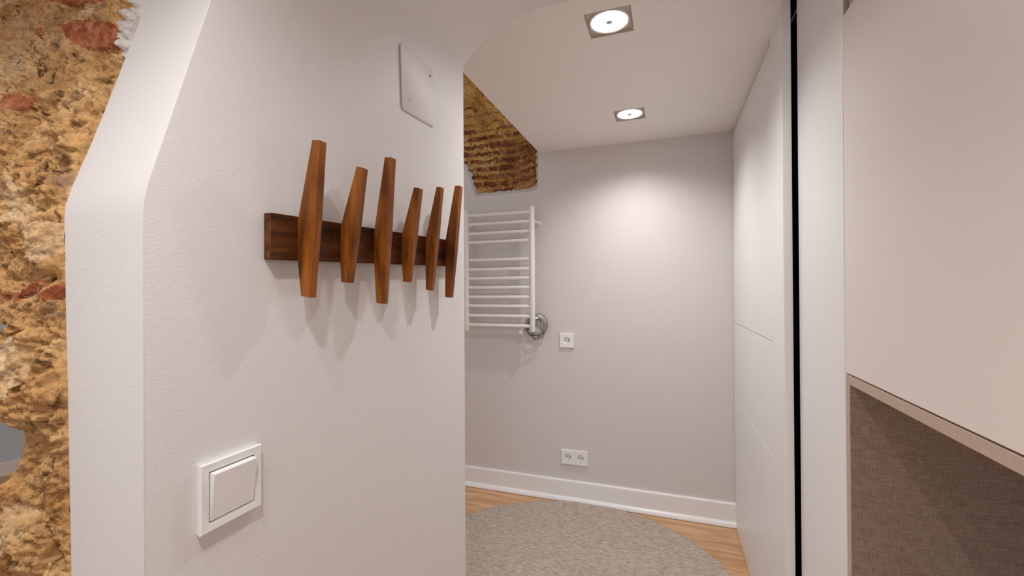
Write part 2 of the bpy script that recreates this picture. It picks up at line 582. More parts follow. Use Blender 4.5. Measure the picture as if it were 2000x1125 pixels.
for j in range(nz + 1):
    s = j / nz * 0.86           # arc length upwards
    r_ = []
    for i in range(nx + 1):
        x = -1.33 + 0.63 * i / nx
        z0 = 1.772 + s
        s2 = max(0, s - 0.16)
        R_ = 0.75
        ang = min(s2 / R_, 1.2)
        y = YB + 0.030 - R_ * (1 - math.cos(ang))
        z = 1.772 + min(s, 0.16) + R_ * math.sin(ang)
        inb, row, ci = brick_at(x, z0)
        n_ = noise.fractal(Vector((x * 22, z0 * 22, 7)), 1.0, 2.0, 4) * 0.009
        n2 = noise.fractal(Vector((x * 70, z0 * 70, 2)), 1.0, 2.0, 3) * 0.003
        d = (0.013 + 0.005 * noise.noise(Vector((row * 2.9, ci * 4.3, 1)))) if inb else 0.0
        d += n_ + n2
        r_.append(bm.verts.new((x, y - d * math.cos(ang), z - d * math.sin(ang))))
    grid.append(r_)
for j in range(nz):
    for i in range(nx):
        f = bm.faces.new((grid[j][i], grid[j][i + 1], grid[j + 1][i + 1], grid[j + 1][i]))
        x = -1.33 + 0.63 * (i + 0.5) / nx
        z0 = 1.772 + (j + 0.5) / nz * 0.86
        inb, row, ci = brick_at(x, z0)
        h_ = noise.noise(Vector((row * 3.7, ci * 5.1, 0.5)))
        f.material_index = 1 if (inb and h_ > -0.22 - (0.25 if z0 < 2.15 else -0.32)) else 0
struct(link('wall_back_brick', bm, [M['mortar'], M['darkbrick']], smooth=180))

# left room walls
bm = bmesh.new()
box(bm, -4.2, -4.118, -2.2, 2.6, 0, 2.76)
struct(link('wall_far_left', bm, M['bluegrey']))
bm = bmesh.new()
box(bm, -4.118, -4.100, -2.2, YB, 0, 0.092, 0.004)
struct(link('baseboard_far_left', bm, M['trim']))

# baseboard on the back wall, with its top bead and the round shoe strip
bm = bmesh.new()
prof = [(0, 0), (-0.015, 0), (-0.015, 0.108), (-0.0148, 0.1120), (-0.0125, 0.1158), (-0.008, 0.1178), (0, 0.1178)]
A = [bm.verts.new((-4.1, YB + y, z)) for y, z in prof]
B = [bm.verts.new((XW, YB + y, z)) for y, z in prof]
for i in range(len(prof) - 1):
    bm.faces.new((A[i], A[i + 1], B[i + 1], B[i]))
bm.faces.new(A); bm.faces.new(B)
struct(link('baseboard_back', bm, M['trim'], smooth=40))
bm = bmesh.new()
prof = [(-0.015, 0.0)] + [(-0.015 - 0.017 * math.cos(a), 0.003 + 0.0235 * math.sin(a)) for a in [i / 10 * PI / 2 for i in range(11)]]
A = [bm.verts.new((-4.1, YB + y, z)) for y, z in prof]
B = [bm.verts.new((XW, YB + y, z)) for y, z in prof]
for i in range(len(prof) - 1):
    bm.faces.new((A[i], A[i + 1], B[i + 1], B[i]))
struct(link('trim_1', bm, M['trimgloss'], smooth=60))

# right-hand wall behind the joinery
bm = bmesh.new()
box(bm, 0.98, 1.04, -2.2, 2.6, 0, 2.2)
struct(link('wall_right', bm, M['wall']))

# ------------------------------------------------------------------ rubble stone masonry beside the plaster edge
SIL = [(0.0, -0.80), (0.80, -0.755), (0.84, -0.742), (0.857, -0.750), (0.875, -0.762), (0.893, -0.770), (0.93, -0.790), (0.955, -0.786), (0.966, -0.775), (0.976, -0.7613), (0.996, -0.748),
       (1.022, -0.7425), (1.040, -0.7545), (1.050, -0.783), (1.07, -0.800), (1.12, -0.802), (1.15, -0.788), (1.158, -0.7735), (1.170, -0.779), (1.189, -0.784),
       (1.20, -0.80), (1.30, -0.86), (1.5, -1.0), (1.7, -1.25), (1.95, -1.7)]
def sil(z):
    return interp(z, SIL) + 0.0025 * noise.noise(Vector((0, 0, z * 90)))

# broken bricks: outlines in x, z on the masonry face
BR = [[(-.8345, 1.590), (-.761, 1.5776), (-.6701, 1.5489), (-.6589, 1.5129), (-.7314, 1.5274), (-.7896, 1.5574)],
      [(-.8988, 1.5997), (-.8612, 1.5904), (-.8472, 1.5692), (-.8866, 1.5857)],
      [(-.8963, 1.4852), (-.8209, 1.4719), (-.8067, 1.4514), (-.8732, 1.4543)],
      [(-.8871, 1.6415), (-.6667, 1.5844), (-.655, 1.602), (-.8882, 1.668)],
      [(-.738, 1.1984), (-.6827, 1.2190), (-.6728, 1.2100), (-.7274, 1.1914)],
      [(-.6849, 1.1966), (-.6678, 1.2070), (-.6280, 1.2200), (-.6300, 1.2011), (-.663, 1.1922)],
      [(-.775, 1.2180), (-.7461, 1.2000), (-.7361, 1.1873), (-.762, 1.1950)],
      [(-.80, 0.66), (-.70, 0.67), (-.70, 0.64), (-.79, 0.63)]]
# paler stones
PS = [[(-.7400, 1.3100), (-.7000, 1.3010), (-.6700, 1.2830), (-.7000, 1.2790), (-.7627, 1.2916)],
      [(-.7173, 1.2797), (-.6800, 1.2840), (-.646, 1.2757), (-.6440, 1.2480), (-.6728, 1.2337), (-.705, 1.2500)],
      [(-.7889, 1.6049), (-.7324, 1.588), (-.728, 1.572), (-.775, 1.590)],
      [(-.745, 0.95), (-.70, 0.965), (-.68, 0.93), (-.72, 0.90), (-.75, 0.91)],
      [(-.76, 1.14), (-.71, 1.15), (-.68, 1.12), (-.70, 1.08), (-.75, 1.09)]]
# rounded stones: centre x, z, half width, half height, tilt, bulge
ST = [(-0.715, 1.105, 0.062, 0.050, 0.1, 0.024), (-0.735, 0.915, 0.055, 0.050, 0.0, 0.022), (-0.690, 1.262, 0.045, 0.026, -0.35, 0.008),
      (-0.765, 1.285, 0.04, 0.018, -0.5, 0.007), (-0.775, 1.240, 0.035, 0.022, 0.1, -0.006), (-0.72, 1.36, 0.055, 0.035, 0.2, 0.010),
      (-0.64, 1.515, 0.022, 0.008, -0.2, 0.008), (-0.70, 1.41, 0.025, 0.016, 0.3, 0.009), (-0.79, 1.50, 0.04, 0.03, 0.2, -0.008),
      (-0.67, 0.83, 0.05, 0.04, 0.3, 0.010), (-0.76, 1.45, 0.03, 0.02, 0.0, 0.008), (-0.675, 1.01, 0.035, 0.03, 0.3, -0.007)]
def rel(x, z, c):
    dx, dz = x - c[0], z - c[1]
    ca, sa = math.cos(c[4]), math.sin(c[4])
    return (dx * ca + dz * sa) / c[2], (-dx * sa + dz * ca) / c[3]

def in_poly(P, x, z):
    c = False
    j = len(P) - 1
    for i in range(len(P)):
        (xi, zi), (xj, zj) = P[i], P[j]
        if (zi > z) != (zj > z) and x < (xj - xi) * (z - zi) / (zj - zi) + xi:
            c = not c
        j = i
    return c

def patch(x, z):
    jx = noise.fractal(Vector((x * 70, z * 70, 0)), 1.0, 2.0, 3) * 0.0035
    jz = noise.fractal(Vector((x * 70, z * 70, 5)), 1.0, 2.0, 3) * 0.0030
    for P in BR:
        if in_poly(P, x + jx, z + jz):
            return 1
    for P in PS:
        if in_poly(P, x + 2 * jx, z + 2 * jz):
            return 3
    return 0

def stone_depth(x, z):
    p = Vector((x, 0.3, z))
    d = noise.fractal(p * 13, 1.0, 2.0, 2) * 0.013
    q = p + noise.noise_vector(p * 30) * 0.010
    d += (0.5 - abs(noise.fractal(Vector((q.x * 30, 1, q.z * 48)), 0.9, 2.0, 4))) * 0.0145
    d += noise.fractal(p * 150, 0.7, 2.0, 3) * 0.0040
    k = noise.noise(p * 38 + Vector((9, 9, 9)))
    if k < -0.28:
        d += (k + 0.28) * 0.030
    for c in ST:
        a, b_ = rel(x, z, c)
        q = a * a + b_ * b_
        if q < 1.6:
            d += c[5] * max(0, 1 - q / 1.6) ** 0.7
    k = patch(x, z)
    if k == 1:
        d = d * 0.45 + 0.004
    elif k == 3:
        d = d * 0.8 + 0.002
    return d

bm = bmesh.new()
zl = [0.0, 0.2, 0.4, 0.6, 0.72]
z = 0.75
while z < 1.66:
    zl.append(z); z += 0.0022
zl += [1.68, 1.74, 1.82, HN]
NU = 130
prev = None
for z in zl:
    xr = interp(z, [(0, -0.626), (0.88, -0.6385), (1.09, -0.6440), (1.30, -0.6508), (1.37, -0.6458), (1.43, -0.6425), (1.58, -0.6450), (2.1, -0.655)])
    xl = sil(z)
    base = yf(z) + 0.002
    row = []
    for i in range(NU + 1):
        t = i / NU
        x = lerp(xr, xl, t ** (1.0 if z < 1.25 else 1.15))
        d = stone_depth(x, z)
        edge = min(1, (xr - x) / 0.018)           # stone comes out past the plaster arris only gently
        y = base - d * lerp(0.15, 1, edge) - 0.004 * edge
        dl = (x - xl)
        if dl < 0.03:
            y += 0.03 * (1 - math.sqrt(max(0, 1 - (1 - dl / 0.03) ** 2)))
        row.append((x, y, z))
    for k, (dx, yy) in enumerate(((-0.002, 0.36), (-0.004, 0.42), (0.0, 0.50), (0.01, 0.60))):
        row.append((xl + dx + 0.006 * noise.noise(Vector((yy * 20, z * 20, 0))), yy + max(0, yf(z) - 0.305), z))
    row.append((XLB, 0.60 + max(0, yf(z) - 0.305), z))
    vr = [bm.verts.new(q) for q in row]
    if prev:
        for i in range(len(vr) - 1):
            f = bm.faces.new((prev[i], prev[i + 1], vr[i + 1], vr[i]))
            if i < NU:
                cx = (vr[i].co.x + vr[i + 1].co.x) / 2
                f.material_index = patch(cx, z)
                thr = interp(z, [(1.47, -0.640), (1.482, -0.6455), (1.5025, -0.6545), (1.517, -0.664), (1.537, -0.666), (1.60, -0.664)]) + 0.004 * noise.fractal(Vector((cx * 90, z * 90, 3)), 1.0, 2.0, 3)
                if z > 1.475 and cx > thr:
                    f.material_index = 2
    prev = vr
struct(link('wall_stone', bm, [M['stone'], M['redbrick'], M['rawplaster'], M['palestone']], smooth=180))

# ------------------------------------------------------------------ recessed ceiling lights
def make_light(loc, label, group):
    t = thing('ceiling_light', loc, label, 'ceiling light', group)
    s = 0.0655
    # housing: shallow square tray, origin at ceiling level
    bm = bmesh.new()
    th, dp = 0.0012, 0.020
    for (x0, x1, y0, y1) in ((-s, -s + th, -s, s), (s - th, s, -s, s), (-s + th, s - th, -s, -s + th), (-s + th, s - th, s - th, s)):
        box(bm, x0, x1, y0, y1, 0.0003, dp + 0.012)
    # plate with a round opening
    n = 64
    ins, outs = [], []
    for k in range(n):
        a = 2 * PI * (k + 0.5) / n
        ca, sa = math.cos(a), math.sin(a)
        q = (s - th) / max(abs(ca), abs(sa))
        outs.append(bm.verts.new((q * ca, q * sa, 0.008)))
        ins.append(bm.verts.new((0.0595 * ca, 0.0595 * sa, 0.008)))
    for k in range(n):
        bm.faces.new((outs[k], outs[(k + 1) % n], ins[(k + 1) % n], ins[k]))
    box(bm, -s + th, s - th, -s + th, s - th, dp + 0.012, dp + 0.013)
    link('housing', bm, M['olive'], t)
    bm = bmesh.new()
    lathe(bm, [(0.0600, 0.012), (0.0600, 0.003), (0.0590, 0.0015), (0.0560, 0.0015), (0.0540, 0.003), (0.0530, 0.012)], 64, cap=False)
    link('gimbal_ring', bm, M['trim'], t, smooth=50)
    bm = bmesh.new()
    lathe(bm, [(0.0525, 0.0045), (0.0505, 0.0035), (0.046, 0.006), (0.038, 0.0085), (0.026, 0.0105), (0.010, 0.0115)], 64, cap=False)
    link('lamp_reflector', bm, M['glow'], t, smooth=60)
    bm = bmesh.new()
    lathe(bm, [(0.0085, 0.010), (0.0095, 0.002), (0.0080, -0.0005), (0.0030, -0.0015)], 24)
    link('bulb_cap', bm, M['steel'], t, smooth=50)
    bm = bmesh.new()
    box(bm, -0.0165, 0.0165, -0.0012, 0.0012, 0.0030, 0.0055, 0.0004)
    link('cap_bracket', bm, M['steel'], t)
    ld = bpy.data.lights.new('spot', 'SPOT')
    ld.energy = LAMP_W
    ld.color = LAMP_COL
    ld.spot_size = math.radians(143)
    ld.spot_blend = 1.0
    ld.shadow_soft_size = 0.018
    lo = bpy.data.objects.new('lamp_light', ld)
    COL.objects.link(lo)
    lo.parent = t
    lo.location = (0, 0, -0.004)
    return t
GL = 'row of square recessed ceiling lights'
l1 = make_light((LX, L1Y, H), 'square recessed ceiling light nearest the arch, larger of the two seen', GL)
l2 = copy_tree(l1)
l2.location = (LX, L2Y, H)
l2['label'] = 'square recessed ceiling light farther off, near the back wall'
for x, y, pw, lb in ((-0.32, 0.09, 0.25, 'square ceiling light fixed under the low ceiling, above the viewpoint'),
                     (-0.15, -0.02, 0.80, 'square ceiling light under the low ceiling, behind the viewpoint'),
                     (-0.92, -0.18, 0.6, 'added unseen square ceiling light to brighten the rubble masonry')):  # last lamp is added, unseen, to brighten the stone
    q = copy_tree(l1)
    q.location = (x, y, HN - 0.0335)
    for ch in q.children:
        if ch.type == 'LIGHT':
            ch.data = ch.data.copy()
            ch.data.energy = LAMP_W * pw
    q['label'] = lb
    
# unseen globe pendant, added as fill and for the back-wall shadow edge
pl = thing('added_globe_lamp', (0.25, -1.80, HN), 'added unseen white globe lamp behind the viewpoint, for fill light', 'lamp')
bm = bmesh.new()
lathe(bm, [(0.045, -0.0005), (0.045, -0.018), (0.012, -0.024)], 32)
link('canopy', bm, M['plastic'], pl, smooth=40)
bm = bmesh.new()
lathe(bm, [(0.0025, -0.022), (0.0025, -0.125)], 10)
link('cord', bm, M['grey'], pl)
bm = bmesh.new()
lathe(bm, [(max(0.001, 0.075 * math.sin(a)), -0.195 + 0.075 * math.cos(a)) for a in [0.15 + i * (PI - 0.16) / 20 for i in range(21)]], 40)
link('glass_globe', bm, M['glow'], pl, smooth=80)
gd = bpy.data.lights.new('globe', 'POINT')
gd.energy = 70
gd.color = LAMP_COL
gd.shadow_soft_size = 0.077
go = bpy.data.objects.new('globe_light', gd)
COL.objects.link(go)
go.parent = pl
go.location = (0, 0, -0.195)

# ------------------------------------------------------------------ coat rack
rack = thing('coat_rack', (XL, 0.448, 1.2433), 'dark wooden coat rack with six tapered upright pegs on the white wall', 'coat rack')
ORG = Vector((XL, 0.448, 1.2433))
TILT = 0.0324
bm = bmesh.new()
L_ = 0.537
for_y = [0, L_]
vsx = []
for x in (0.0003, 0.0150):
    for y in for_y:
        for zz in (0, 0.0628):
            vsx.append(bm.verts.new((x, y, zz + y * TILT)))
for f in ((0, 1, 3, 2), (4, 6, 7, 5), (0, 4, 5, 1), (2, 3, 7, 6), (0, 2, 6, 4), (1, 5, 7, 3)):
    bm.faces.new([vsx[i] for i in f])
bmesh.ops.bevel(bm, geom=list(bm.edges), offset=0.0010, segments=2, affect='EDGES')
link('backboard', bm, M['rack'], rack)
HK = [  # y, back top(x,z), kink, back bottom, front top, front bottom, thickness
    (0.4909, (-.4721, 1.4139), (-.4990, 1.3006), (-.4933, 1.1934), (-.4595, 1.4122), (-.4770, 1.1912), .0135, .0108),
    (0.5776, (-.4665, 1.3985), (-.4990, 1.3025), (-.4971, 1.2148), (-.4568, 1.3962), (-.4817, 1.2132), .0152, .0105),
    (0.6641, (-.4753, 1.4389), (-.4990, 1.3047), (-.4945, 1.1786), (-.4619, 1.4376), (-.4792, 1.1770), .0148, .0118),
    (0.7518, (-.4706, 1.4037), (-.4990, 1.3102), (-.4966, 1.2185), (-.4595, 1.4015), (-.4832, 1.2170), .0152, .0102),
    (0.8420, (-.4706, 1.4250), (-.4990, 1.3117), (-.4983, 1.2022), (-.4606, 1.4235), (-.4851, 1.2005), .0145, .0125),
    (0.9334, (-.4729, 1.4475), (-.4990, 1.3166), (-.5000, 1.1845), (-.4600, 1.4465), (-.4851, 1.1835), .0155, .0128)]
for (y, bt, kk, bb, ft, fb, t1, t2) in HK:
    bm = bmesh.new()
    ytilt = 0.004
    ze0, ze1 = 1.262 + (y - .448) * TILT, kk[1]
    # profile down the peg: (back x, front x, z, thickness)
    secs = []
    def fx(z):
        return lerp(fb[0], ft[0], (z - fb[1]) / (ft[1] - fb[1])) + 0.0012 * (1 - abs((z - 1.30) / 0.13))
    def bx(z):
        if z >= kk[1]:
            return lerp(kk[0], bt[0], (z - kk[1]) / (bt[1] - kk[1]))
        k0 = kk[1] - 0.055
        if z >= k0:
            return kk[0]
        return lerp(bb[0], kk[0], (z - bb[1]) / (k0 - bb[1]))
    zsn = [bb[1], lerp(bb[1], kk[1] - 0.055, 0.5), kk[1] - 0.055, kk[1] - 0.02, kk[1], lerp(kk[1], bt[1], 0.33), lerp(kk[1], bt[1], 0.66), bt[1]]
    rings = []
    for z in zsn:
        th = lerp(t2, t1, (z - bb[1]) / (bt[1] - bb[1])) + 0.0008 * max(0, 1 - abs((z - 1.30) / 0.08))
        zf = z
        if z == bb[1]: zf = fb[1]
        if z == bt[1]: zf = ft[1]
        pts = [(bx(z), y, z), (fx(zf), y, zf), (fx(zf), y + th, zf), (bx(z), y + th, z)]
        rings.append([bm.verts.new(Vector(p) - ORG) for p in pts])
    for A, B in zip(rings, rings[1:]):
        for k in range(4):
            bm.faces.new((A[k], A[(k + 1) % 4], B[(k + 1) % 4], B[k]))
    bm.faces.new(rings[0]); bm.faces.new(rings[-1])
    es = [e for e in bm.edges if e.calc_face_angle(0) > 0.7]
    bmesh.ops.bevel(bm, geom=es, offset=0.0009, segments=2, affect='EDGES')
    link('peg', bm, M['hook'], rack)

# ------------------------------------------------------------------ light switch (on the left wall)
SY, SZ = 0.3970, 0.9595
sw = thing('light_switch', (XL, SY, SZ), 'white square single light switch low on the left wall below the coat rack', 'light switch')
bm = bmesh.new()
a = 0.0405
# square frame, flat face with slightly dished edge
outs = []
for (x, h) in ((0.0002, a - 0.0015), (0.0045, a - 0.0004), (0.0075, a), (0.0086, a - 0.0014), (0.0080, 0.0300), (0.0056, 0.0297)):
    outs.append([bm.verts.new((x, s1 * h, s2 * h)) for (s1, s2) in ((-1, -1), (1, -1), (1, 1), (-1, 1))])
for A, B in zip(outs, outs[1:]):
    for k in range(4):
        bm.faces.new((A[k], A[(k + 1) % 4], B[(k + 1) % 4], B[k]))
link('frame', bm, M['plastic'], sw)
bm = bmesh.new()
hb = 0.0285
prf = [(0.0056, -hb, 0.0083), (0.0056, hb, 0.0158)]
v8 = []
for (sy) in (-hb, hb):
    v8.append([bm.verts.new(q) for q in ((0.0058, sy, -hb), (0.0084, sy, -hb), (0.0150, sy, hb - 0.0012), (0.0058, sy, hb))])
for k in range(4):
    bm.faces.new((v8[0][k], v8[0][(k + 1) % 4], v8[1][(k + 1) % 4], v8[1][k]))
bm.faces.new(v8[0]); bm.faces.new(v8[1])
bmesh.ops.bevel(bm, geom=list(bm.edges), offset=0.0006, segments=2, affect='EDGES')
link('rocker', bm, M['plastic'], sw, smooth=35)

# ------------------------------------------------------------------ access cover plate high on the left wall
cv = thing('access_cover', (XL, 0.8392, 1.6437), 'white painted square cover plate with two screws, high on the wall', 'cover plate')
cv.rotation_euler = (0.047, 0, 0)
bm = bmesh.new()
hw = 0.0665
outl = []
for (cx, cy) in ((1, 1), (-1, 1), (-1, -1), (1, -1)):
    r_ = 0.008
    a0 = {(1, 1): 0, (-1, 1): 90, (-1, -1): 180, (1, -1): 270}[(cx, cy)]
    for k in range(6):
        a = math.radians(a0 + k * 18)
        outl.append((cx * (hw - r_) + r_ * math.cos(a), cy * (hw - r_) + r_ * math.sin(a)))
lv = []
for (x, k) in ((0.0004, 1.0), (0.0022, 1.0), (0.0032, 0.98)):
    lv.append([bm.verts.new((x, p * k, q * k)) for p, q in outl])
for A, B in zip(lv, lv[1:]):
    for k in range(len(A)):
        bm.faces.new((A[k], A[(k + 1) % len(A)], B[(k + 1) % len(A)], B[k]))
bm.faces.new(lv[-1])
# lift the corridor-side edge a little: the plate sits a touch proud
for q in bm.verts:
    q.co.x += 0.0018 * max(0, (-q.co.y + 0.02) / 0.09) * (1 if q.co.z > -0.02 else 0.4)
link('plate', bm, M['wall'], cv, smooth=30)
for (py, pz) in ((0.0510, 0.0470), (-0.0395, -0.0385)):
    bm = bmesh.new()
    lathe(bm, [(0.0001, 0.0), (0.0034, 0.0), (0.0032, 0.0012), (0.0016, 0.0012), (0.0012, 0.0004)], 16, Matrix.Translation((0.0031 + (0.0010 if py < 0 else 0), py, pz)) @ Matrix.Rotation(PI / 2, 4, 'Y'))
    s_ = link('screw', bm, M['grey'] if py > 0 else M['plaster'], cv, smooth=40)
    if py > 0:
        s_['label'] = 'dark grey screw head'

# ------------------------------------------------------------------ sockets on the back wall
def make_socket(loc, label, gangs):
    t = thing('power_socket', loc, label, 'power socket')
    hh = 0.0405
    n = 48
    R_ = 0.0205
    bm = bmesh.new()
    # frame ring: outer block with square openings filled by inserts
    wx = hh + (0.0355 if gangs == 2 else 0)
    cxs = [0.0] if gangs == 1 else [-0.0355, 0.0355]
    edges = [-wx] + ([0.0] if gangs == 2 else []) + [wx]
    for g, cx in enumerate(cxs):
        x0, x1 = edges[g] , edges[g + 1]
        fr = []
        rings = []
        for k in range(n):
            a = 2 * PI * (k + 0.5) / n
            ca, sa = math.cos(a), math.sin(a)
            tx = ((x1 if ca > 0 else x0) - cx) / ca
            tz = (hh if sa > 0 else -hh) / sa
            q = min(abs(tx), abs(tz))
            rings.append((cx + q * ca, q * sa))
        # snap nearest ring points to the corners
        for (qx, qz) in ((x0, -hh), (x0, hh), (x1, -hh), (x1, hh)):
            i_ = min(range(n), key=lambda i: (rings[i][0] - qx) ** 2 + (rings[i][1] - qz) ** 2)
            rings[i_] = (qx, qz)
        back = [bm.verts.new((x, -0.0002, z)) for x, z in rings]
        side = [bm.verts.new((x, -0.0080, z)) for x, z in rings]
        def shr(x, z, d):
            return (x - d if abs(x - x1) < 1e-6 and abs(x) > 1e-6 else (x + d if abs(x - x0) < 1e-6 and abs(x) > 1e-6 else x),
                    z - d if abs(z - hh) < 1e-6 else (z + d if abs(z + hh) < 1e-6 else z))
        face = [bm.verts.new((shr(x, z, 0.0014)[0], -0.0098, shr(x, z, 0.0014)[1])) for x, z in rings]
        circ = [bm.verts.new((cx + R_ * math.cos(2 * PI * (k + 0.5) / n), -0.0098, R_ * math.sin(2 * PI * (k + 0.5) / n))) for k in range(n)]
        for A, B in ((back, side), (side, face), (face, circ)):
            for k in range(n):
                bm.faces.new((A[k], A[(k + 1) % n], B[(k + 1) % n], B[k]))
    bmesh.ops.remove_doubles(bm, verts=bm.verts, dist=0.00001)
    link('face_plate', bm, M['plastic'], t)
    for cx in cxs:
        bm = bmesh.new()
        mt_ = Matrix.Translation((cx, 0, 0)) @ Matrix.Rotation(PI / 2, 4, 'X')
        lathe(bm, [(R_, 0.0098), (0.0195, 0.0090), (0.0192, 0.0004), (0.0002, 0.0004)], n, mt_, cap=False)
        # the well stands behind the face: it is a cup open to the room
        well = link('socket_well', bm, M['plastic'], t, smooth=40)
        for s in (-1, 1):
            bm = bmesh.new()
            lathe(bm, [(0.0030, 0.0), (0.0030, 0.0012)], 16, Matrix.Translation((cx + s * 0.0095, -0.0005, 0.0)) @ Matrix.Rotation(PI / 2, 4, 'X'))
            link('pin_hole', bm, M['hole'], well)
            bm = bmesh.new()
            box(bm, cx - 0.0026, cx + 0.0026, -0.0095, -0.0005, s * 0.0180 - 0.0012, s * 0.0180 + 0.0012, 0.0004)
            link('earth_contact', bm, M['steel'], well)
        bm = bmesh.new()
        lathe(bm, [(0.0018, 0.0), (0.0018, 0.0014)], 12, Matrix.Translation((cx, -0.0005, -0.0095)) @ Matrix.Rotation(PI / 2, 4, 'X'))
        link('screw', bm, M['hole'], well)
    return t
make_socket((-0.5486, YB, 0.9113), 'white single power socket on the back wall at waist height, right of the towel radiator', 1)
make_socket((-0.5090, YB, 0.2478), 'white double power socket low on the back wall above the baseboard', 2)

# ------------------------------------------------------------------ towel radiator
RY = YB - 0.075
rad = thing('towel_radiator', (-0.938, YB, 0.962), 'white ladder towel radiator with twelve bars, hanging on the back wall', 'towel radiator')
RO = Vector((-0.938, YB, 0.962))
XA, XB = -1.1445, -0.7315
for x in (XA, XB):
    bm = bmesh.new()
    z0, z1, r_ = 0.962, 1.681, 0.0152
    pts = [(x, RY, z0), (x, RY, z0 + 0.0015), (x, RY, z0 + 0.004), (x, RY, z1 - 0.004), (x, RY, z1 - 0.0015), (x, RY, z1)]
    tube(bm, [Vector(p) - RO for p in pts], [r_ * .8, r_ * .93, r_, r_, r_ * .93, r_ * .8], 24)
    link('upright_tube', bm, M['radiator'], rad, smooth=40)
for z in (1.6493, 1.5955, 1.5393, 1.487, 1.3806, 1.3248, 1.2713, 1.2173, 1.1615, 1.1086, 1.0513, 0.9956):
    bm = bmesh.new()
    z -= 0.001
    pts = [(XA + 0.008, RY + 0.004, z), (XA + 0.02, RY + 0.002, z), (XA + 0.045, RY - 0.003, z), (XB - 0.045, RY - 0.003, z), (XB - 0.02, RY + 0.002, z), (XB - 0.008, RY + 0.004, z)]
    tube(bm, [Vector(p) - RO for p in pts], 0.0100, 16)
    link('bar', bm, M['radiator'], rad, smooth=40)
for x, s in ((XA, -1), (XB, 1)):
    for z in (1.592, 1.040):
        bm = bmesh.new()
        tube(bm, [Vector(p) - RO for p in ((x + s * 0.014, RY + 0.010, z), (x + s * 0.020, RY + 0.012, z), (x + s * 0.022, RY + 0.030, z), (x + s * 0.020, YB - 0.004, z))], 0.0065, 14)
        lathe(bm, [(0.014, 0), (0.014, 0.005), (0.011, 0.007)], 24, Matrix.Translation(Vector((x + s * 0.020, YB, z)) - RO) @ Matrix.Rotation(PI / 2, 4, 'X'))
        link('wall_bracket', bm, M['radiator'], rad, smooth=40)
# coiled power cable with its plug
bm = bmesh.new()
random.seed(11)
pts = []
pts.append(Vector((XB, RY, 0.963)))
pts.append(Vector((XB + 0.001, RY + 0.001, 0.948)))
for k in range(0, 24 * 5):
    a = -PI * 0.62 + k / 24 * 2 * PI
    lp = k / 24
    rx = 0.054 + 0.007 * math.sin(lp * 2.2 + 1)
    rz = 0.056 + 0.008 * math.sin(lp * 3.1)
    cx = -0.722 + 0.007 * math.sin(lp * 1.9)
    cz = 0.998 - 0.004 * lp + 0.006 * math.sin(lp * 2.7)
    pts.append(Vector((cx + rx * math.cos(a), RY + 0.034 + 0.012 * math.sin(lp * 2.5) + 0.006 * math.cos(a), cz + rz * math.sin(a))))
# hanging loose loop and run to the plug
for (x, dy, z) in ((-0.742, 0.036, 0.945), (-0.735, 0.034, 0.925), (-0.733, 0.034, 0.914), (-0.707, 0.034, 0.925), (-0.689, 0.034, 0.955), (-0.693, 0.038, 1.00),
                   (-0.70, 0.040, 1.035), (-0.735, 0.038, 1.043), (-0.768, 0.034, 1.025), (-0.772, 0.030, 0.99), (-0.770, 0.026, 0.972), (-0.780, 0.02, 0.972), (-0.792, 0.018, 0.968)):
    pts.append(Vector((x, RY + dy, z)))
# smooth the path
def cr(P, sub=2):
    out = []
    for i in range(len(P) - 1):
        p0, p1, p2, p3 = P[max(i - 1, 0)], P[i], P[i + 1], P[min(i + 2, len(P) - 1)]
        for s in range(sub):
            t = s / sub
            out.append(0.5 * ((2 * p1) + (-p0 + p2) * t + (2 * p0 - 5 * p1 + 4 * p2 - p3) * t * t + (-p0 + 3 * p1 - 3 * p2 + p3) * t ** 3))
    out.append(P[-1])
    return out
tube(bm, [p - RO for p in cr(pts, 3)], 0.0026, 8)
cab = link('power_cable', bm, M['grey'], rad, smooth=60)
cab['label'] = 'thin grey coiled power cable'
bm = bmesh.new()
pc = Vector((-0.806, RY + 0.018, 0.958)) - RO
rot = Matrix.Translation(pc) @ Matrix.Rotation(0.15, 4, 'Y')
lathe(bm, [(0.0035, 0.024), (0.006, 0.018), (0.012, 0.010), (0.0165, 0.002), (0.017, -0.010), (0.0155, -0.012)], 28, rot)
plug = link('plug', bm, M['plastic'], cab, smooth=45)
bm = bmesh.new()
for s in (-1, 1):
    lathe(bm, [(0.0024, -0.011), (0.0024, -0.028), (0.0016, -0.030)], 12, rot @ Matrix.Translation((s * 0.0095, 0, 0)))
o_ = link('plug_pins', bm, M['steel'], cab, smooth=40)

# ------------------------------------------------------------------ rug
bm = bmesh.new()
n = 160
prof = [(0.7145, 0.0005), (0.7163, 0.003), (0.7163, 0.0085), (0.7145, 0.0110), (0.705, 0.0118), (0.5, 0.012), (0.25, 0.012), (0.01, 0.012)]
lathe(bm, prof, n)
rug = link('round_rug', bm, M['rug'], smooth=60, loc=(-0.4118, 1.7425, 0))
tag(rug, 'round flat woven grey-beige rug on the oak floor', 'rug')

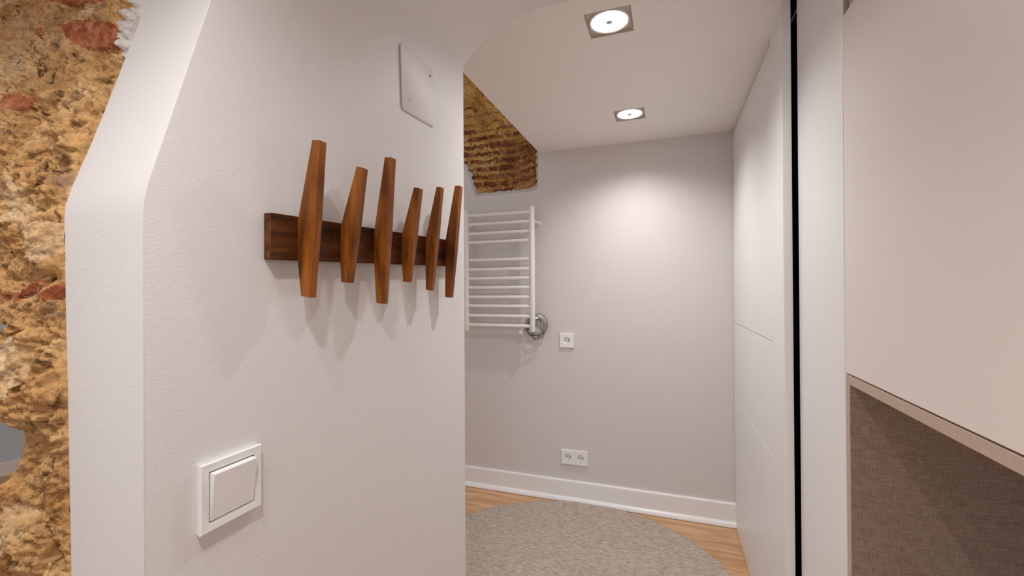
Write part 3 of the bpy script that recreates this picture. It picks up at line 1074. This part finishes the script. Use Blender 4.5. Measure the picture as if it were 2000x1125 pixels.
# ------------------------------------------------------------------ wardrobe
wr = thing('wardrobe', (XW, 2.0, 0), 'white handleless built-in wardrobe of flush fronts, right of the taupe back wall', 'wardrobe')
WO = Vector((XW, 2.0, 0))
def wpart(name, x0, x1, y0, y1, z0, z1, mat, bev=0.0012, parent=None, org=None):
    bm = bmesh.new()
    g = WO if org is None else org
    box(bm, x0 - g.x, x1 - g.x, y0 - g.y, y1 - g.y, z0 - g.z, z1 - g.z, bev)
    return link(name, bm, mat, wr if parent is None else parent, smooth=None)
GAP = 0.0009
GV = 0.0004
ycol = [(1.6070, 2.0200), (2.0200, YB - 0.003)]
for (a, b_) in ycol:
    wpart('lower_door', XW, XW + 0.019, a + GV, b_ - GV, 0.004, 0.660 - GAP, M['lacquer'])
    wpart('drawer_front', XW, XW + 0.019, a + GV, b_ - GV, 0.660 + GAP, 1.031 - 0.0016, M['lacquer'])
    wpart('upper_door', XW, XW + 0.019, a + GV, b_ - GV, 1.031 + GAP, 1.986, M['lacquer'])
wpart('side_panel', XW, XW + 0.0235, 1.4563, 1.6070 - GAP, 0.0, 2.036, M['lacquer'], 0.0012)
wpart('top_strip', XW + 0.012, XW + 0.019, 1.6070, YB - 0.002, 1.988, H - 0.0005, M['cabinet'], 0)
wpart('carcass', 0.45, 0.95, 1.47, YB - 0.004, 0.0, 1.98, M['dark'], 0)
wpart('pocket_shade_sheet', XW + 0.0238, XW + 0.026, 1.4600, YB - 0.004, 0.002, 2.16, M['dark'], 0)  # black sheet for the shade behind the fronts and in the gap

# sliding door in front of the dark pocket gap
sd = thing('sliding_door', (XC, 1.27, 0), 'plain white sliding door panel between the black gap and the beige cabinet', 'door')
so = Vector((XC, 1.27, 0))
wpart('door_leaf', XC, XC + 0.038, 1.1005, 1.4400, 0.006, 2.10, M['panel'], 0.0035, sd, so)
wpart('pocket_back', XC + 0.070, XC + 0.080, 1.4450, YB - 0.004, 0.0, 2.16, M['dark'], 0)
wpart('pocket_lid', XW + 0.0240, XC + 0.08, 1.4450, YB - 0.004, 2.16, 2.165, M['dark'], 0)
o_ = wpart('top_rail', XC + 0.010, XC + 0.016, 1.4450, 2.30, 2.016, 2.030, M['alu'], 0.001)
o_['label'] = 'metal top rail inside the gap'

# ------------------------------------------------------------------ cabinet with open niche
cb = thing('wall_cabinet', (XC, 0.45, 0), 'warm white cabinet with linen-lined open niche, at the right', 'cabinet')
co = Vector((XC, 0.45, 0))
Y0, Y1 = -0.75, 1.0950
def cp(name, x0, x1, y0, y1, z0, z1, mat, bev=0.0008):
    return wpart(name, x0, x1, y0, y1, z0, z1, mat, bev, cb, co)
for (a, b_) in ((0.4480, Y1 - 0.0010), (-0.16, 0.4455), (-0.75, -0.1625)):
    cp('door', XC - 0.0008, XC + 0.018, a, b_, 1.0255, 1.7660, M['cabinet'], 0.001)
cp('niche_top_board', XC, 0.79, Y0, Y1, 1.0035, 1.0225, M['edge'])
o_ = cp('niche_side_panel', XC + 0.0006, 0.79, Y1 - 0.0195, Y1, 0.451, 1.0033, M['linen'], 0.0)
cp('niche_edge_strip', XC - 0.0002, XC + 0.0004, Y1 - 0.0195, Y1, 0.451, 1.0033, M['edge'], 0.0)
cp('niche_back', 0.7705, 0.79, Y0, Y1 - 0.0197, 0.451, 1.0033, M['linen'], 0)
cp('niche_shelf', XC, 0.79, Y0, Y1, 0.430, 0.4505, M['edge'])
cp('carcass', XC + 0.0200, 0.79, Y0, Y1 - 0.002, 1.0230, 1.7690, M['cabinet'], 0)
cp('upper_panel', XC + 0.004, 0.79, Y0, Y1 - 0.0200, 1.7700, HN - 0.001, M['edge'], 0.0006)
cp('upper_side_strip', XC + 0.0015, 0.79, Y1 - 0.0192, Y1, 1.7700, HN - 0.001, M['linen'], 0.0006)
for (a, b_) in ((0.4480, Y1 - 0.0010), (-0.16, 0.4455), (-0.75, -0.1625)):
    cp('lower_door', XC, XC + 0.018, a, b_, 0.06, 0.428, M['cabinet'], 0.001)
cp('plinth', XC + 0.02, 0.79, Y0, Y1 - 0.001, 0.0, 0.4295, M['cabinet'], 0)
